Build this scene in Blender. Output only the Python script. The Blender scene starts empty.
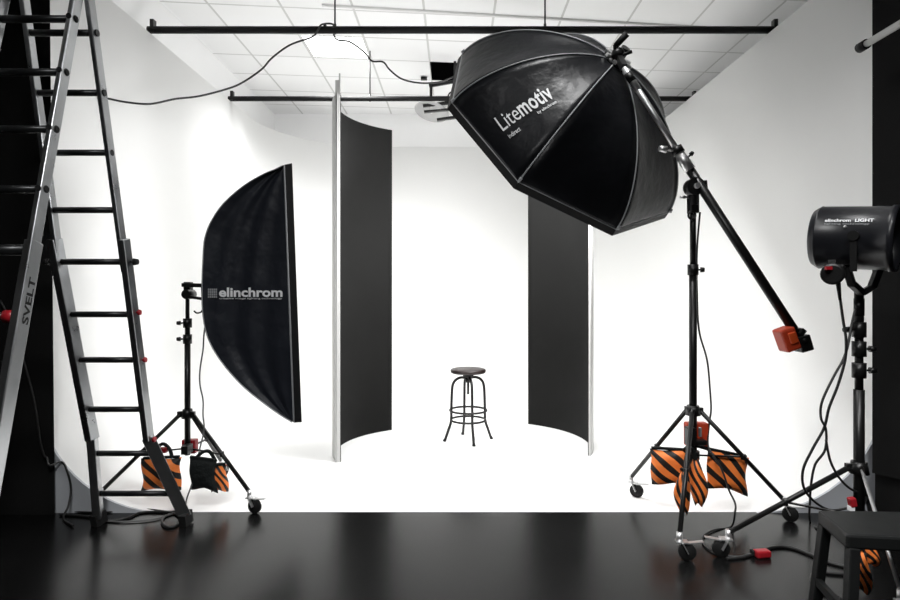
import bpy, math, random
from mathutils import Vector, Matrix
from mathutils.bvhtree import BVHTree
random.seed(4)
C = bpy.context.scene.collection
H = 1.3; F = 600.0; PX, PY = 455.0, 291.0
V = Vector
def W(px, py, d):                       # a point at distance d in front of the camera
    return V(((px-PX)/F*d, d, H-(py-PY)/F*d))
def G(px, py):                          # the floor point seen there
    d = F*H/(py-PY); return V(((px-PX)/F*d, d, 0))

# ---------------------------------------------------------------- materials
def mat(name, col, rough=.5, metal=0, spec=.5, emit=None, strength=0, noise=0, nscale=8, bump=0, bscale=20, sheen=0):
    m = bpy.data.materials.new(name); m.use_nodes = True
    n, l = m.node_tree.nodes, m.node_tree.links
    b = n['Principled BSDF']
    b.inputs['Base Color'].default_value = (*col, 1); b.inputs['Roughness'].default_value = rough
    b.inputs['Metallic'].default_value = metal; b.inputs['Specular IOR Level'].default_value = spec
    if sheen: b.inputs['Sheen Weight'].default_value = sheen
    if emit:
        b.inputs['Emission Color'].default_value = (*emit, 1); b.inputs['Emission Strength'].default_value = strength
    if noise or bump:
        tc = n.new('ShaderNodeTexCoord')
    if noise:
        t = n.new('ShaderNodeTexNoise'); t.inputs['Scale'].default_value = nscale; t.inputs['Detail'].default_value = 5
        l.new(tc.outputs['Object'], t.inputs['Vector'])
        r = n.new('ShaderNodeMapRange'); r.inputs[3].default_value = 1-noise; r.inputs[4].default_value = 1+noise
        l.new(t.outputs['Fac'], r.inputs[0])
        mx = n.new('ShaderNodeVectorMath'); mx.operation = 'SCALE'; mx.inputs[0].default_value = col
        l.new(r.outputs[0], mx.inputs['Scale']); l.new(mx.outputs[0], b.inputs['Base Color'])
        r2 = n.new('ShaderNodeMapRange'); r2.inputs[3].default_value = max(.02, rough*(1-noise)); r2.inputs[4].default_value = min(1, rough*(1+noise))
        l.new(t.outputs['Fac'], r2.inputs[0]); l.new(r2.outputs[0], b.inputs['Roughness'])
    if bump:
        t2 = n.new('ShaderNodeTexNoise'); t2.inputs['Scale'].default_value = bscale; t2.inputs['Detail'].default_value = 3
        l.new(tc.outputs['Object'], t2.inputs['Vector'])
        bp = n.new('ShaderNodeBump'); bp.inputs['Strength'].default_value = bump; bp.inputs['Distance'].default_value = .02
        l.new(t2.outputs['Fac'], bp.inputs['Height']); l.new(bp.outputs[0], b.inputs['Normal'])
    return m
M = dict(
 cyc=mat('white_paint', (.86,.86,.85), .6, spec=.3, noise=.02, nscale=1.5),
 wall=mat('white_wall_paint', (.90,.90,.90), .8, spec=.2, noise=.03, nscale=2),
 fascia=mat('grey_fascia', (.50,.52,.55), .7, noise=.1, nscale=3),
 black_wall=mat('black_wall_paint', (.009,.009,.009), .75, spec=.12, noise=.25, nscale=3),
 floor=mat('black_gloss_floor', (.004,.004,.004), .24, spec=.24, noise=.16, nscale=2.2, bump=.03, bscale=3),
 black_board=mat('black_board', (.010,.010,.0095), .85, spec=.2, noise=.15, nscale=4),
 white_board=mat('white_board', (.5,.5,.49), .7),
 metal=mat('black_metal', (.006,.006,.006), .36, spec=.35, noise=.15, nscale=20),
 rubber=mat('black_rubber', (.005,.005,.005), .7, spec=.3),
 steel=mat('bare_steel', (.72,.72,.72), .38, .9),
 alu=mat('ladder_aluminium', (.42,.43,.44), .30, 1, noise=.25, nscale=7),
 rung=mat('rung_grey', (.02,.021,.022), .35, .6, noise=.2, nscale=12),
 fabric=mat('black_softbox_fabric', (.0055,.006,.0075), .36, spec=.20, bump=.5, bscale=7, noise=.25, nscale=5),
 fabric2=mat('navy_black_fabric', (.011,.013,.019), .42, spec=.4, bump=.8, bscale=5, noise=.25, nscale=5),
 lining=mat('dark_trim', (.004,.004,.0045), .6, spec=.25),
 piping=mat('grey_piping', (.30,.31,.32), .5),
 print=mat('white_print', (.82,.83,.84), .6),
 print_grey=mat('grey_print', (.06,.06,.06), .6),
 red=mat('red_plastic', (.28,.008,.014), .4),
 orange_red=mat('orange_red_plastic', (.60,.075,.015), .4, noise=.25, nscale=30),
 orange=mat('orange_box', (.48,.045,.012), .5, noise=.25, nscale=40),
 dark_bag=mat('dark_canvas', (.005,.007,.007), .8, spec=.25, bump=.6, bscale=30),
 wood=mat('dark_seat_wood', (.016,.009,.008), .45, noise=.3, nscale=14),
 stool=mat('stool_iron', (.007,.006,.006), .45, .2, noise=.2, nscale=20),
 plastic=mat('black_plastic', (.0045,.005,.005), .5, spec=.3, noise=.15, nscale=8),
 reflector=mat('satin_black_shell', (.009,.0095,.012), .34, spec=.4, noise=.1, nscale=4),
 hollow=mat('deep_black', (.002,.002,.002), .9, spec=.05),
 diffuser=mat('white_diffuser', (.8,.8,.8), .8, emit=(1,1,.99), strength=2.2),
 panel=mat('lit_ceiling_diffuser', (.9,.9,.9), .8, emit=(1,1,.98), strength=9),
 cable=mat('black_cable', (.012,.012,.012), .5),
 greycable=mat('grey_cable', (.10,.10,.10), .5),
 rail=mat('grey_painted_rail', (.42,.42,.41), .4, noise=.1, nscale=8),
 grey_disc=mat('grey_disc', (.42,.42,.42), .6),
 white_case=mat('white_metal_case', (.7,.7,.69), .45),
)
# striped sandbag cloth (stripes run over the pouch's own surface)
def stripe_mat():
    m = bpy.data.materials.new('orange_black_striped_cloth'); m.use_nodes = True
    n, l = m.node_tree.nodes, m.node_tree.links; b = n['Principled BSDF']; b.inputs['Roughness'].default_value = .6
    uv = n.new('ShaderNodeUVMap'); sp = n.new('ShaderNodeSeparateXYZ'); l.new(uv.outputs[0], sp.inputs[0])
    a = n.new('ShaderNodeMath'); a.operation = 'MULTIPLY_ADD'; a.inputs[1].default_value = 1.05
    l.new(sp.outputs[1], a.inputs[0]); l.new(sp.outputs[0], a.inputs[2])
    k = n.new('ShaderNodeMath'); k.operation = 'MULTIPLY'; k.inputs[1].default_value = 2.25; l.new(a.outputs[0], k.inputs[0])
    f = n.new('ShaderNodeMath'); f.operation = 'FRACT'; l.new(k.outputs[0], f.inputs[0])
    g = n.new('ShaderNodeMath'); g.operation = 'GREATER_THAN'; g.inputs[1].default_value = .46; l.new(f.outputs[0], g.inputs[0])
    mx = n.new('ShaderNodeMix'); mx.data_type = 'RGBA'
    mx.inputs[6].default_value = (.008,.007,.006,1); mx.inputs[7].default_value = (.95,.24,.045,1)
    l.new(g.outputs[0], mx.inputs[0]); l.new(mx.outputs[2], b.inputs['Base Color'])
    tc = n.new('ShaderNodeTexCoord'); t = n.new('ShaderNodeTexNoise'); t.inputs['Scale'].default_value = 30
    l.new(tc.outputs['Object'], t.inputs['Vector']); bp = n.new('ShaderNodeBump'); bp.inputs['Strength'].default_value = .5
    bp.inputs['Distance'].default_value = .01
    l.new(t.outputs['Fac'], bp.inputs['Height']); l.new(bp.outputs[0], b.inputs['Normal'])
    return m
M['stripe'] = stripe_mat()
SLX, SLY, GX0, GY0 = .66, .60, -.29, 6.91     # ceiling grid: pitch and one crossing; the cross joints run slightly askew
SKEW = .10
def ceiling_mat():
    m = bpy.data.materials.new('ceiling_tiles'); m.use_nodes = True
    n, l = m.node_tree.nodes, m.node_tree.links; b = n['Principled BSDF']; b.inputs['Roughness'].default_value = .85
    b.inputs['Specular IOR Level'].default_value = .2
    tc = n.new('ShaderNodeTexCoord'); sp = n.new('ShaderNodeSeparateXYZ'); l.new(tc.outputs['Object'], sp.inputs[0])
    def mth(op, a, b_=None, c=None):
        q = n.new('ShaderNodeMath'); q.operation = op
        for i, v in enumerate((a, b_, c)):
            if v is None: continue
            if isinstance(v, (int, float)): q.inputs[i].default_value = v
            else: l.new(v, q.inputs[i])
        return q.outputs[0]
    x = mth('SUBTRACT', sp.outputs[0], GX0)
    y = mth('SUBTRACT', mth('SUBTRACT', sp.outputs[1], GY0), mth('MULTIPLY', x, SKEW))
    def line(v, pitch):
        r = mth('ABSOLUTE', mth('SUBTRACT', mth('FRACT', mth('ADD', mth('DIVIDE', v, pitch), 100.5)), .5))
        return mth('LESS_THAN', r, .011/pitch)
    j = mth('MAXIMUM', line(x, SLX), line(y, SLY))
    cell = n.new('ShaderNodeCombineXYZ'); l.new(mth('FLOOR', mth('DIVIDE', x, SLX)), cell.inputs[0]); l.new(mth('FLOOR', mth('DIVIDE', y, SLY)), cell.inputs[1])
    wn = n.new('ShaderNodeTexWhiteNoise'); l.new(cell.outputs[0], wn.inputs['Vector'])
    v = mth('MULTIPLY_ADD', wn.outputs['Value'], .03, .89)
    cc = n.new('ShaderNodeCombineColor')
    for i in range(3): l.new(v, cc.inputs[i])
    mx = n.new('ShaderNodeMix'); mx.data_type = 'RGBA'; l.new(j, mx.inputs[0]); l.new(cc.outputs[0], mx.inputs[6])
    mx.inputs[7].default_value = (.62,.62,.61,1); l.new(mx.outputs[2], b.inputs['Base Color'])
    return m
M['ceiling'] = ceiling_mat()

# ---------------------------------------------------------------- mesh builder
def frame(d):
    d = d.normalized(); a = V((0,0,1)) if abs(d.z) < .95 else V((1,0,0))
    u = a.cross(d).normalized(); return u, d.cross(u)
class MB:
    def __init__(s): s.v=[]; s.f=[]; s.sm=[]; s.uv=None
    def add(s, vs, fs, sm=False):
        o = len(s.v); s.v += [V(p) for p in vs]; s.f += [tuple(i+o for i in f) for f in fs]
        s.sm += [sm]*len(fs) if isinstance(sm, bool) else list(sm); return s
    def box(s, c, size, x=None, y=None, z=None):
        x = V(x or (1,0,0)).normalized(); 
        if y is None and z is None: y, z = V((0,1,0)), V((0,0,1))
        elif y is None: z = V(z).normalized(); y = z.cross(x).normalized()
        else: y = V(y).normalized(); z = x.cross(y).normalized()
        c = V(c); a, b, d = (k/2 for k in size)
        vs = [c + x*(i*a) + y*(j*b) + z*(k*d) for i in (-1,1) for j in (-1,1) for k in (-1,1)]
        return s.add(vs, [(0,1,3,2),(4,6,7,5),(0,4,5,1),(2,3,7,6),(0,2,6,4),(1,5,7,3)])
    def bar(s, p, q, w, t, up=(0,0,1)):
        p, q = V(p), V(q); d = (q-p); x = d.normalized(); y = V(up).cross(x).normalized()
        return s.box((p+q)/2, (d.length, w, t), x, y)
    def cyl(s, p, q, r, r2=None, n=14, cap=True):
        p, q = V(p), V(q); r2 = r if r2 is None else r2; u, w = frame(q-p)
        vs = [p + (u*math.cos(a)+w*math.sin(a))*r for a in (2*math.pi*i/n for i in range(n))]
        vs += [q + (u*math.cos(a)+w*math.sin(a))*r2 for a in (2*math.pi*i/n for i in range(n))]
        fs = [(i, (i+1)%n, n+(i+1)%n, n+i) for i in range(n)]; sm = [True]*n
        if cap: fs += [tuple(range(n-1,-1,-1)), tuple(range(n, 2*n))]; sm += [False]*2
        return s.add(vs, fs, sm)
    def lathe(s, o, axis, prof, n=28, sm=True):
        o = V(o); axis = V(axis).normalized(); u, w = frame(axis); vs = []; fs = []
        for (h, r) in prof:
            vs += [o + axis*h + (u*math.cos(a)+w*math.sin(a))*max(r, 1e-4) for a in (2*math.pi*i/n for i in range(n))]
        for k in range(len(prof)-1):
            fs += [(k*n+i, k*n+(i+1)%n, (k+1)*n+(i+1)%n, (k+1)*n+i) for i in range(n)]
        return s.add(vs, fs, sm)
    def tube(s, pts, r, n=8, closed=False):
        pts = [V(p) for p in pts]; m = len(pts); vs = []; fs = []; pu = None
        for i, p in enumerate(pts):
            if closed: t = pts[(i+1)%m]-pts[i-1]
            else: t = pts[min(i+1,m-1)]-pts[max(i-1,0)]
            t.normalize()
            if pu is None: u, w = frame(t)
            else: u = (pu - t*pu.dot(t)).normalized(); w = t.cross(u)
            pu = u
            vs += [p + (u*math.cos(a)+w*math.sin(a))*r for a in (2*math.pi*k/n for k in range(n))]
        for i in range(m if closed else m-1):
            a, b = i*n, ((i+1)%m)*n
            fs += [(a+k, a+(k+1)%n, b+(k+1)%n, b+k) for k in range(n)]
        sm = [True]*len(fs)
        if not closed: fs += [tuple(range(n-1,-1,-1)), tuple((m-1)*n+k for k in range(n))]; sm += [False]*2
        return s.add(vs, fs, sm)
    def ball(s, c, r, n=14, sc=(1,1,1)):
        c = V(c); prof = [(-r*math.cos(math.pi*i/8), r*math.sin(math.pi*i/8)) for i in range(9)]
        k = len(s.v); s.lathe(c, (0,0,1), prof, n)
        for i in range(k, len(s.v)): d = s.v[i]-c; s.v[i] = c + V((d.x*sc[0], d.y*sc[1], d.z*sc[2]))
        return s
    def build(s, name, m, parent=None, bevel=0, mats=None, mi=None):
        me = bpy.data.meshes.new(name); off = parent['_w'] if parent is not None else V((0,0,0))
        off = V(off)
        me.from_pydata([tuple(p-off) for p in s.v], [], s.f); me.polygons.foreach_set('use_smooth', s.sm)
        for q in (mats or [m]): me.materials.append(M[q])
        if mi: me.polygons.foreach_set('material_index', mi)
        if s.uv:
            L = me.uv_layers.new(name='UVMap')
            for lp in me.loops: L.data[lp.index].uv = s.uv[lp.vertex_index]
        me.update()
        o = bpy.data.objects.new(name, me); C.objects.link(o)
        if parent is not None: o.parent = parent; o['_w'] = off
        else: o['_w'] = (0,0,0)
        if bevel:
            b = o.modifiers.new('bevel', 'BEVEL'); b.width = bevel; b.segments = 2; b.limit_method = 'ANGLE'; b.angle_limit = .8
        return o
def thing(name, label, cat, loc=(0,0,0), group=None):
    o = bpy.data.objects.new(name, None); C.objects.link(o); o.location = loc; o['_w'] = tuple(loc)
    o.empty_display_size = .1
    return tag(o, label, cat, group)
def tag(o, label, cat, group=None):
    o['label'] = label; o['category'] = cat
    if group: o['group'] = group
    return o
def struct(o): o['kind'] = 'structure'; return o
def spline(pts, n=8, closed=False):
    pts = [V(p) for p in pts]; out = []; m = len(pts)
    for i in range(m if closed else m-1):
        g = lambda k: pts[k % m] if closed else pts[max(0, min(m-1, k))]
        a, b, c, d = g(i-1), g(i), g(i+1), g(i+2)
        for j in range(n):
            t = j/n; out.append(.5*((2*b)+(c-a)*t+(2*a-5*b+4*c-d)*t*t+(3*b-a-3*c+d)*t**3))
    if not closed: out.append(pts[-1])
    return out
def text_mesh(txt, size=1, bold=0, extrude=0, spacing=1):
    cu = bpy.data.curves.new('lettering', 'FONT'); cu.body = txt; cu.size = size; cu.offset = bold
    cu.resolution_u = 3; cu.space_character = spacing
    ob = bpy.data.objects.new('lettering', cu); C.objects.link(ob)
    bpy.context.view_layer.update()
    me = bpy.data.meshes.new_from_object(ob); bpy.data.objects.remove(ob)
    vs = [v.co.copy() for v in me.vertices]; fs = [tuple(p.vertices) for p in me.polygons]
    return vs, fs
def fit(vs):
    x0 = min(v.x for v in vs); x1 = max(v.x for v in vs); y0 = min(v.y for v in vs); y1 = max(v.y for v in vs)
    return x0, x1, y0, y1

# ---------------------------------------------------------------- the setting
CL, CR, YF, YB, TOP, CEIL = -2.46, 2.53, 3.53, 8.67, 3.38, 3.94
R0, RC = .76, 1.5
WLX, WRX, YWX = -2.69, 3.6, 8.95
# infinity cove
path = []
def arc(cx, cy, r, a0, a1, n): return [(cx+r*math.cos(a0+(a1-a0)*i/n), cy+r*math.sin(a0+(a1-a0)*i/n)) for i in range(n+1)]
pl = [((CL, YF+(YB-RC-YF)*i/10), (1,0)) for i in range(10)]
pl += [((x, y), None) for x, y in arc(CL+RC, YB-RC, RC, math.pi, math.pi/2, 24)]
pl += [((CL+RC+(CR-CL-2*RC)*i/8, YB), (0,-1)) for i in range(1, 8)]
pr = [((x, y), None) for x, y in arc(CR-RC, YB-RC, RC, math.pi/2, 0, 24)]
allp = []
for (p, nn) in pl:
    if nn is None: c = (CL+RC, YB-RC); nn = ((c[0]-p[0])/RC, (c[1]-p[1])/RC)
    allp.append((p, nn))
for (p, nn) in pr:
    c = (CR-RC, YB-RC); allp.append((p, ((c[0]-p[0])/RC, (c[1]-p[1])/RC)))
allp += [((CR, YB-RC-(YB-RC-YF)*i/10), (-1,0)) for i in range(1, 11)]
m = MB(); NS = 28; vs = []; fs = []
for (p, nn) in allp:
    P = V((p[0], p[1], 0)); N = V((nn[0], nn[1], 0))
    col = [P - N*.10 + V((0,0,TOP))]
    col += [P + V((0,0,TOP)), P + V((0,0,2.2)), P + V((0,0,1.3))]
    for k in range(NS+1):
        a = math.pi/2*k/NS; col.append(P + N*(R0-R0*math.cos(a)) + V((0,0,R0-R0*math.sin(a))))
    col.append(P + N*(R0+.06))
    vs += col
K = 4+NS+2
for i in range(len(allp)-1):
    for k in range(K-1): fs.append((i*K+k, i*K+k+1, (i+1)*K+k+1, (i+1)*K+k))
inner = [i*K+K-1 for i in range(len(allp))]
sm = [ (k%(K-1)) != 0 for k in range(len(fs))]
m.add(vs, fs + [tuple(inner)], sm+[False])
struct(m.build('wall_infinity_cove', 'cyc'))
m = MB(); vs = []
for (p, nn) in allp:
    P = V((p[0], p[1], TOP-.005)); k = []
    if nn[0] > .01: k.append((p[0]-WLX)/nn[0])
    if nn[0] < -.01: k.append((WRX-p[0])/-nn[0])
    if nn[1] < -.01: k.append((YWX-p[1])/-nn[1])
    q = P - V((nn[0], nn[1], 0))*min(k); vs += [P - V((nn[0],nn[1],0))*.05, q]
m.add(vs, [(2*i, 2*i+1, 2*i+3, 2*i+2) for i in range(len(allp)-1)]); struct(m.build('trim_bounce_shelf', 'cyc'))  # unseen white shelf behind the cove top, added to bounce light upward
# cut ends of the cove
for sgn, X in ((1, CL), (-1, CR)):
    prof = [(X+sgn*R0, 0)] + [(X+sgn*(R0-R0*math.cos(math.pi/2*(1-k/16))), R0-R0*math.sin(math.pi/2*(1-k/16))) for k in range(1, 17)]
    prof += [(X, .86), (X-sgn*.9, .86), (X-sgn*.9, 0)]
    n = len(prof); a = [V((x, YF-.016, z)) for x, z in prof] + [V((x, YF, z)) for x, z in prof]
    fs = [tuple(range(n)), tuple(range(2*n-1, n-1, -1))] + [(i, (i+1)%n, n+(i+1)%n, n+i) for i in range(n)]
    struct(MB().add(a, fs).build('trim_1' if sgn > 0 else 'trim_2', 'fascia'))
    struct(MB().box((X-sgn*.05, YF-.008, (.86+TOP)/2), (.10, .016, TOP-.86)).build('trim_3' if sgn > 0 else 'trim_4', 'cyc'))
# black floor: in front of the cove only
struct(MB().box((-.05, .765, -.05), (7.2, 5.53, .1)).build('floor', 'floor'))
WL, WR, YW = -2.69, 3.6, 8.95
struct(MB().box((-.05, YF+2.8, -.16), (7.6, 5.6, .1)).build('floor_subfloor', 'black_wall'))
struct(MB().box((WL-.05, (YF+YW)/2, CEIL/2), (.1, YW-YF, CEIL)).build('wall_left', 'wall'))
struct(MB().box((WR+.05, (YF+YW)/2, CEIL/2), (.1, YW-YF, CEIL)).build('wall_right', 'wall'))
struct(MB().box(((WL+WR)/2, YW+.05, CEIL/2), (WR-WL+.2, .1, CEIL)).build('wall_back', 'wall'))
# black front half of the studio
m = MB(); zt = CEIL
m.add([(-2.335,3.50,0),(-2.372,3.50,zt),(-3.6,3.50,zt),(-3.6,3.50,0),(-2.324,3.485,0),(-2.362,3.485,zt),(-3.6,3.485,zt),(-3.6,3.485,0)],
      [(0,1,2,3),(7,6,5,4),(0,4,5,1),(1,5,6,2),(3,2,6,7),(0,3,7,4)])
struct(m.build('wall_left_black_return', 'black_wall'))
struct(MB().box((-3.65, .65, CEIL/2), (.1, 5.75, CEIL)).build('wall_left_black', 'black_wall'))
m = MB()
a, b = V((2.385,3.43,0)), V((2.69,2.87,0))
m.add([a+V((0,0,.26)), b+V((0,0,.26)), b+V((0,0,zt)), a+V((0,0,zt)), a+V((.06,.04,.26)), b+V((.9,.3,.26)), b+V((.9,.3,zt)), a+V((.06,.04,zt))],
      [(0,1,2,3),(7,6,5,4),(0,4,5,1),(1,5,6,2),(3,2,6,7),(0,3,7,4)])
struct(m.build('wall_right_black_return', 'black_wall'))
m = MB(); d = V((.03,.02,0))
m.add([a+d, b+d, b+d+V((0,0,.26)), a+d+V((0,0,.26)), a+d+V((.05,.03,0)), b+V((.9,.3,0)), b+V((.9,.3,.26)), a+d+V((.05,.03,.26))],
      [(0,1,2,3),(7,6,5,4),(0,4,5,1),(1,5,6,2),(3,2,6,7),(0,3,7,4)])
struct(m.build('baseboard_right', 'black_wall'))
struct(MB().box((3.6, .65, CEIL/2), (.1, 5.75, CEIL)).build('wall_right_black', 'black_wall'))
struct(MB().box((0, -2.1, CEIL/2), (7.4, .1, CEIL)).build('wall_front', 'black_wall'))
# ceiling with its two openings and cells for added light panels
def cg(i, j):      # grid crossing -> plan
    x = GX0 + i*SLX; return (x, GY0 + SKEW*(x-GX0) + j*SLY)
openings = {(-2,-1): 'lamp', (0,0): 'hole', (1,-7): 'lamp', (1,-1): 'fill_back', (0,-11):'fill_front', (2,-11):'fill_front', (-1,-12):'fill_left'}  # one panel is seen; the other light panels are unseen, added as fill
m = MB()
for i in range(-5, 6):
    for j in range(-16, 5):
        if (i, j) in openings: continue
        m.add([(*cg(i,j),CEIL), (*cg(i,j+1),CEIL), (*cg(i+1,j+1),CEIL), (*cg(i+1,j),CEIL)], [(0,1,2,3)])
struct(m.build('ceiling', 'ceiling'))
struct(MB().box((-.05, 3.4, CEIL+.36), (7.6, 11.6, .04)).build('ceiling_slab', 'hollow'))
lamp_names = {(-2,-1): 'square white ceiling light panel glowing beyond the front black pipe'}
for (i, j), kind in openings.items():
    q = [V((*cg(i,j),CEIL)), V((*cg(i+1,j),CEIL)), V((*cg(i+1,j+1),CEIL)), V((*cg(i,j+1),CEIL))]
    c = sum(q, V())/4
    if kind == 'hole':
        up = V((0,0,.32)); m = MB(); m.add(q+[p+up for p in q], [(0,1,5,4),(1,2,6,5),(2,3,7,6),(3,0,4,7),(4,5,6,7)])
        struct(m.build('ceiling_void', 'hollow')); continue
    t = thing('ceiling_light', lamp_names.get((i,j), 'unseen square light panel added in the ceiling tiles above the %s' %
              ('octagonal softbox' if kind=='lamp' else 'cove, hidden behind the octagonal softbox' if kind=='fill_back' else 'camera')), 'ceiling light', c, group='square ceiling light panels')
    inn = [c+(p-c)*.93 for p in q]; up = V((0,0,.05))
    m = MB(); m.add(q+inn+[p+up for p in q], [(k, (k+1)%4, 4+(k+1)%4, 4+k) for k in range(4)] + [(k, (k+1)%4, 8+(k+1)%4, 8+k) for k in range(4)])
    m.build('frame', 'white_case', t)
    MB().add([p+V((0,0,.004)) for p in inn], [(0,1,2,3)]).build('diffuser', 'panel', t)
    if kind != 'x':
        L = bpy.data.lights.new('ceiling_lamp', 'AREA'); L.shape = 'SQUARE'; L.size = .5; L.spread = math.radians(150 if kind == 'fill_left' else 95 if kind != 'lamp' else 125)
        L.energy = {'lamp': 42, 'fill_back': 70, 'fill_front': 130, 'fill_left': 330}[kind]  # these energies serve the added panels; the seen one is set below
        if (i, j) == (-2,-1): L.energy = 110
        lo = bpy.data.objects.new('ceiling_lamp', L); C.objects.link(lo); lo.parent = t; lo.location = (0,0,-.02)
# added bar standing in for a soft shade line on the ceiling; sensor
p, q = W(322,4,5.52), W(752,30,6.06); p.z = q.z = CEIL-.012
struct(MB().bar(p, q, .02, .02).build('trim_shade_line', 'white_case'))
tag(MB().box(W(424,79,7.38)+V((0,0,.005)), (.075,.05,.03)).build('ceiling_sensor', 'plastic'), 'tiny black sensor on the ceiling tile beside the open square hole', 'sensor')

# ---------------------------------------------------------------- black pipes across the cove
for (y, x0, x1, zz, rr, lb, hang) in ((4.88, -2.456, 2.63, 3.423, .029, 'thick black pipe spanning the studio, the front of the two', (335, 545)),
                              (6.60, -2.45, 2.66, 3.415, .027, 'black pipe spanning the studio farther back, behind the softboxes', (370,))):
    t = thing('ceiling_pipe', lb, 'pipe', (0, y, zz), group='black pipes laid across the cove walls')
    MB().cyl((x0-.04, y, zz), (x1, y, zz), rr, n=16).build('tube', 'rubber', t)
    for xx in (x0, x1-.03):
        MB().box((xx, y, zz+.03), (.03, .05, .10)).build('end_bracket', 'metal', t)
    for h in hang:
        X = (h-PX)/F*y
        MB().cyl((X, y, zz), (X, y, CEIL), .007, n=8).cyl((X,y,zz-rr-.004),(X,y,zz+rr+.02),.011,n=8).build('hanger_rod', 'metal', t)
    if y < 5:
        X = (325-PX)/F*y
        MB().ball((X, y, zz+rr+.006), .014).build('bolt', 'metal', t)

# hanging lamp behind the octagonal softbox
d = 6.9
t = thing('hanging_lamp', 'small black barred lamp hanging under the open ceiling square, half behind the octagonal softbox', 'lamp', W(440,110,d))
MB().cyl(W(431,85,d), W(431,104,d), .017).build('post', 'metal', t)
MB().bar(W(429,86,d), W(457,81,d), .03, .035).cyl(W(455,81,d), V((W(455,81,d).x, d, CEIL+.3)), .015).build('arm', 'metal', t)
MB().box(W(450,107,d)+V((0,.06,0)), (.46,.30,.06), V((1,-.1,.12))).build('case', 'white_case', t, .01)
MB().bar(W(423,106,d-.1), W(470,100,d-.1), .03, .032).bar(W(424,112,d-.2), W(455,109,d-.2), .05, .02).bar(W(437,120,d-.3), W(478,114,d-.3), .05, .026).build('bar', 'metal', t)
MB().lathe(W(432,111,d+.05), V((-.2,-.25,-.9)), [(0,.001),(0,.20),(.012,.205),(.02,.2),(.02,.001)], 30).build('reflector_disc', 'grey_disc', t)
MB().tube(spline([W(447,101,d-.1), W(449,94,d-.1), W(453,92,d-.1), W(458,97,d-.1)]), .008).build('cord_loop', 'cable', t)

# rail in the upper right corner
t = thing('grey_rail', 'grey round rail with a black end cap high beside the black wall', 'rail', (2.24, 3.3, 2.65))
p = W(863,46,3.3); q = V((p.x+.02, -2.0, p.z))
MB().cyl(p, q, .019, n=16).build('tube', 'rail', t)
MB().cyl(p+V((0,.03,0)), p-V((0,.03,0)), .027, n=16).build('end_cap', 'rubber', t)
for yy in (2.6, .4):
    MB().cyl((p.x+.01, yy, p.z), (p.x+.01, yy, CEIL), .008).build('hanger_rod', 'metal', t)

# ---------------------------------------------------------------- curved flats
def circ(p0, p1, p2, n=28):
    ax, ay = p0; bx, by = p1; cx, cy = p2
    D = 2*(ax*(by-cy)+bx*(cy-ay)+cx*(ay-by))
    ux = ((ax*ax+ay*ay)*(by-cy)+(bx*bx+by*by)*(cy-ay)+(cx*cx+cy*cy)*(ay-by))/D
    uy = ((ax*ax+ay*ay)*(cx-bx)+(bx*bx+by*by)*(ax-cx)+(cx*cx+cy*cy)*(bx-ax))/D
    r = math.hypot(ax-ux, ay-uy); a0 = math.atan2(ay-uy, ax-ux); a2 = math.atan2(cy-uy, cx-ux); a1 = math.atan2(by-uy, bx-ux)
    def nrm(a, ref):
        while a-ref > math.pi: a -= 2*math.pi
        while a-ref < -math.pi: a += 2*math.pi
        return a
    a1 = nrm(a1, a0); a2 = nrm(a2, a1)
    return [(ux+r*math.cos(a0+(a2-a0)*i/n), uy+r*math.sin(a0+(a2-a0)*i/n), (ux, uy)) for i in range(n+1)]
def flat(pts, z1, label, th, x_sign):
    P = circ(*pts); n = len(P)
    base = V((sum(p[0] for p in P)/n, sum(p[1] for p in P)/n, 0))
    t = thing('curved_flat', label, 'flat', base, 'curved black flats either side of the stool')
    def sheet(a, b):
        vs = []
        for (x, y, c) in P:
            d = V((x-c[0], y-c[1], 0)).normalized()
            for off in (a, b):
                for z in (.001, z1): vs.append(V((x,y,z))+d*off)
        fs = []; sm = []
        for i in range(n-1):
            k, q = i*4, i*4+4
            fs += [(k,q,q+1,k+1), (k+2,k+3,q+3,q+2), (k+1,q+1,q+3,k+3), (k,k+2,q+2,q)]; sm += [True,True,False,False]
        e = (n-1)*4; fs += [(0,1,3,2), (e,e+2,e+3,e+1)]; sm += [False]*2
        return MB().add(vs, fs, sm)
    sheet(0, .006).build('black_face', 'black_board', t)
    bk = sheet(.006, th).build('white_backing', 'white_board', t); bk['label'] = 'white back of the board'
    return t, P
tl, Pl = flat(((-.867,4.56), (-.957,5.05), (-.589,5.61)), 2.805, 'curved black flat left of the stool with a pale front edge', .03, 1)
MB().box((-.875,4.555,2.87), (.012,.012,.16)).box((-.893,4.555,1.45), (.03,.008,2.9)).build('edge_batten', 'white_board', tl)
tr, Pr = flat(((1.048,4.73), (1.09,5.40), (.713,5.86)), 2.74, 'curved black flat right of the stool, half hidden by the octagonal softbox', .02, -1)
for (fx, P, tt) in ((.04, Pl, tl), (.35, Pr, tr)):
    pass

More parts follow.
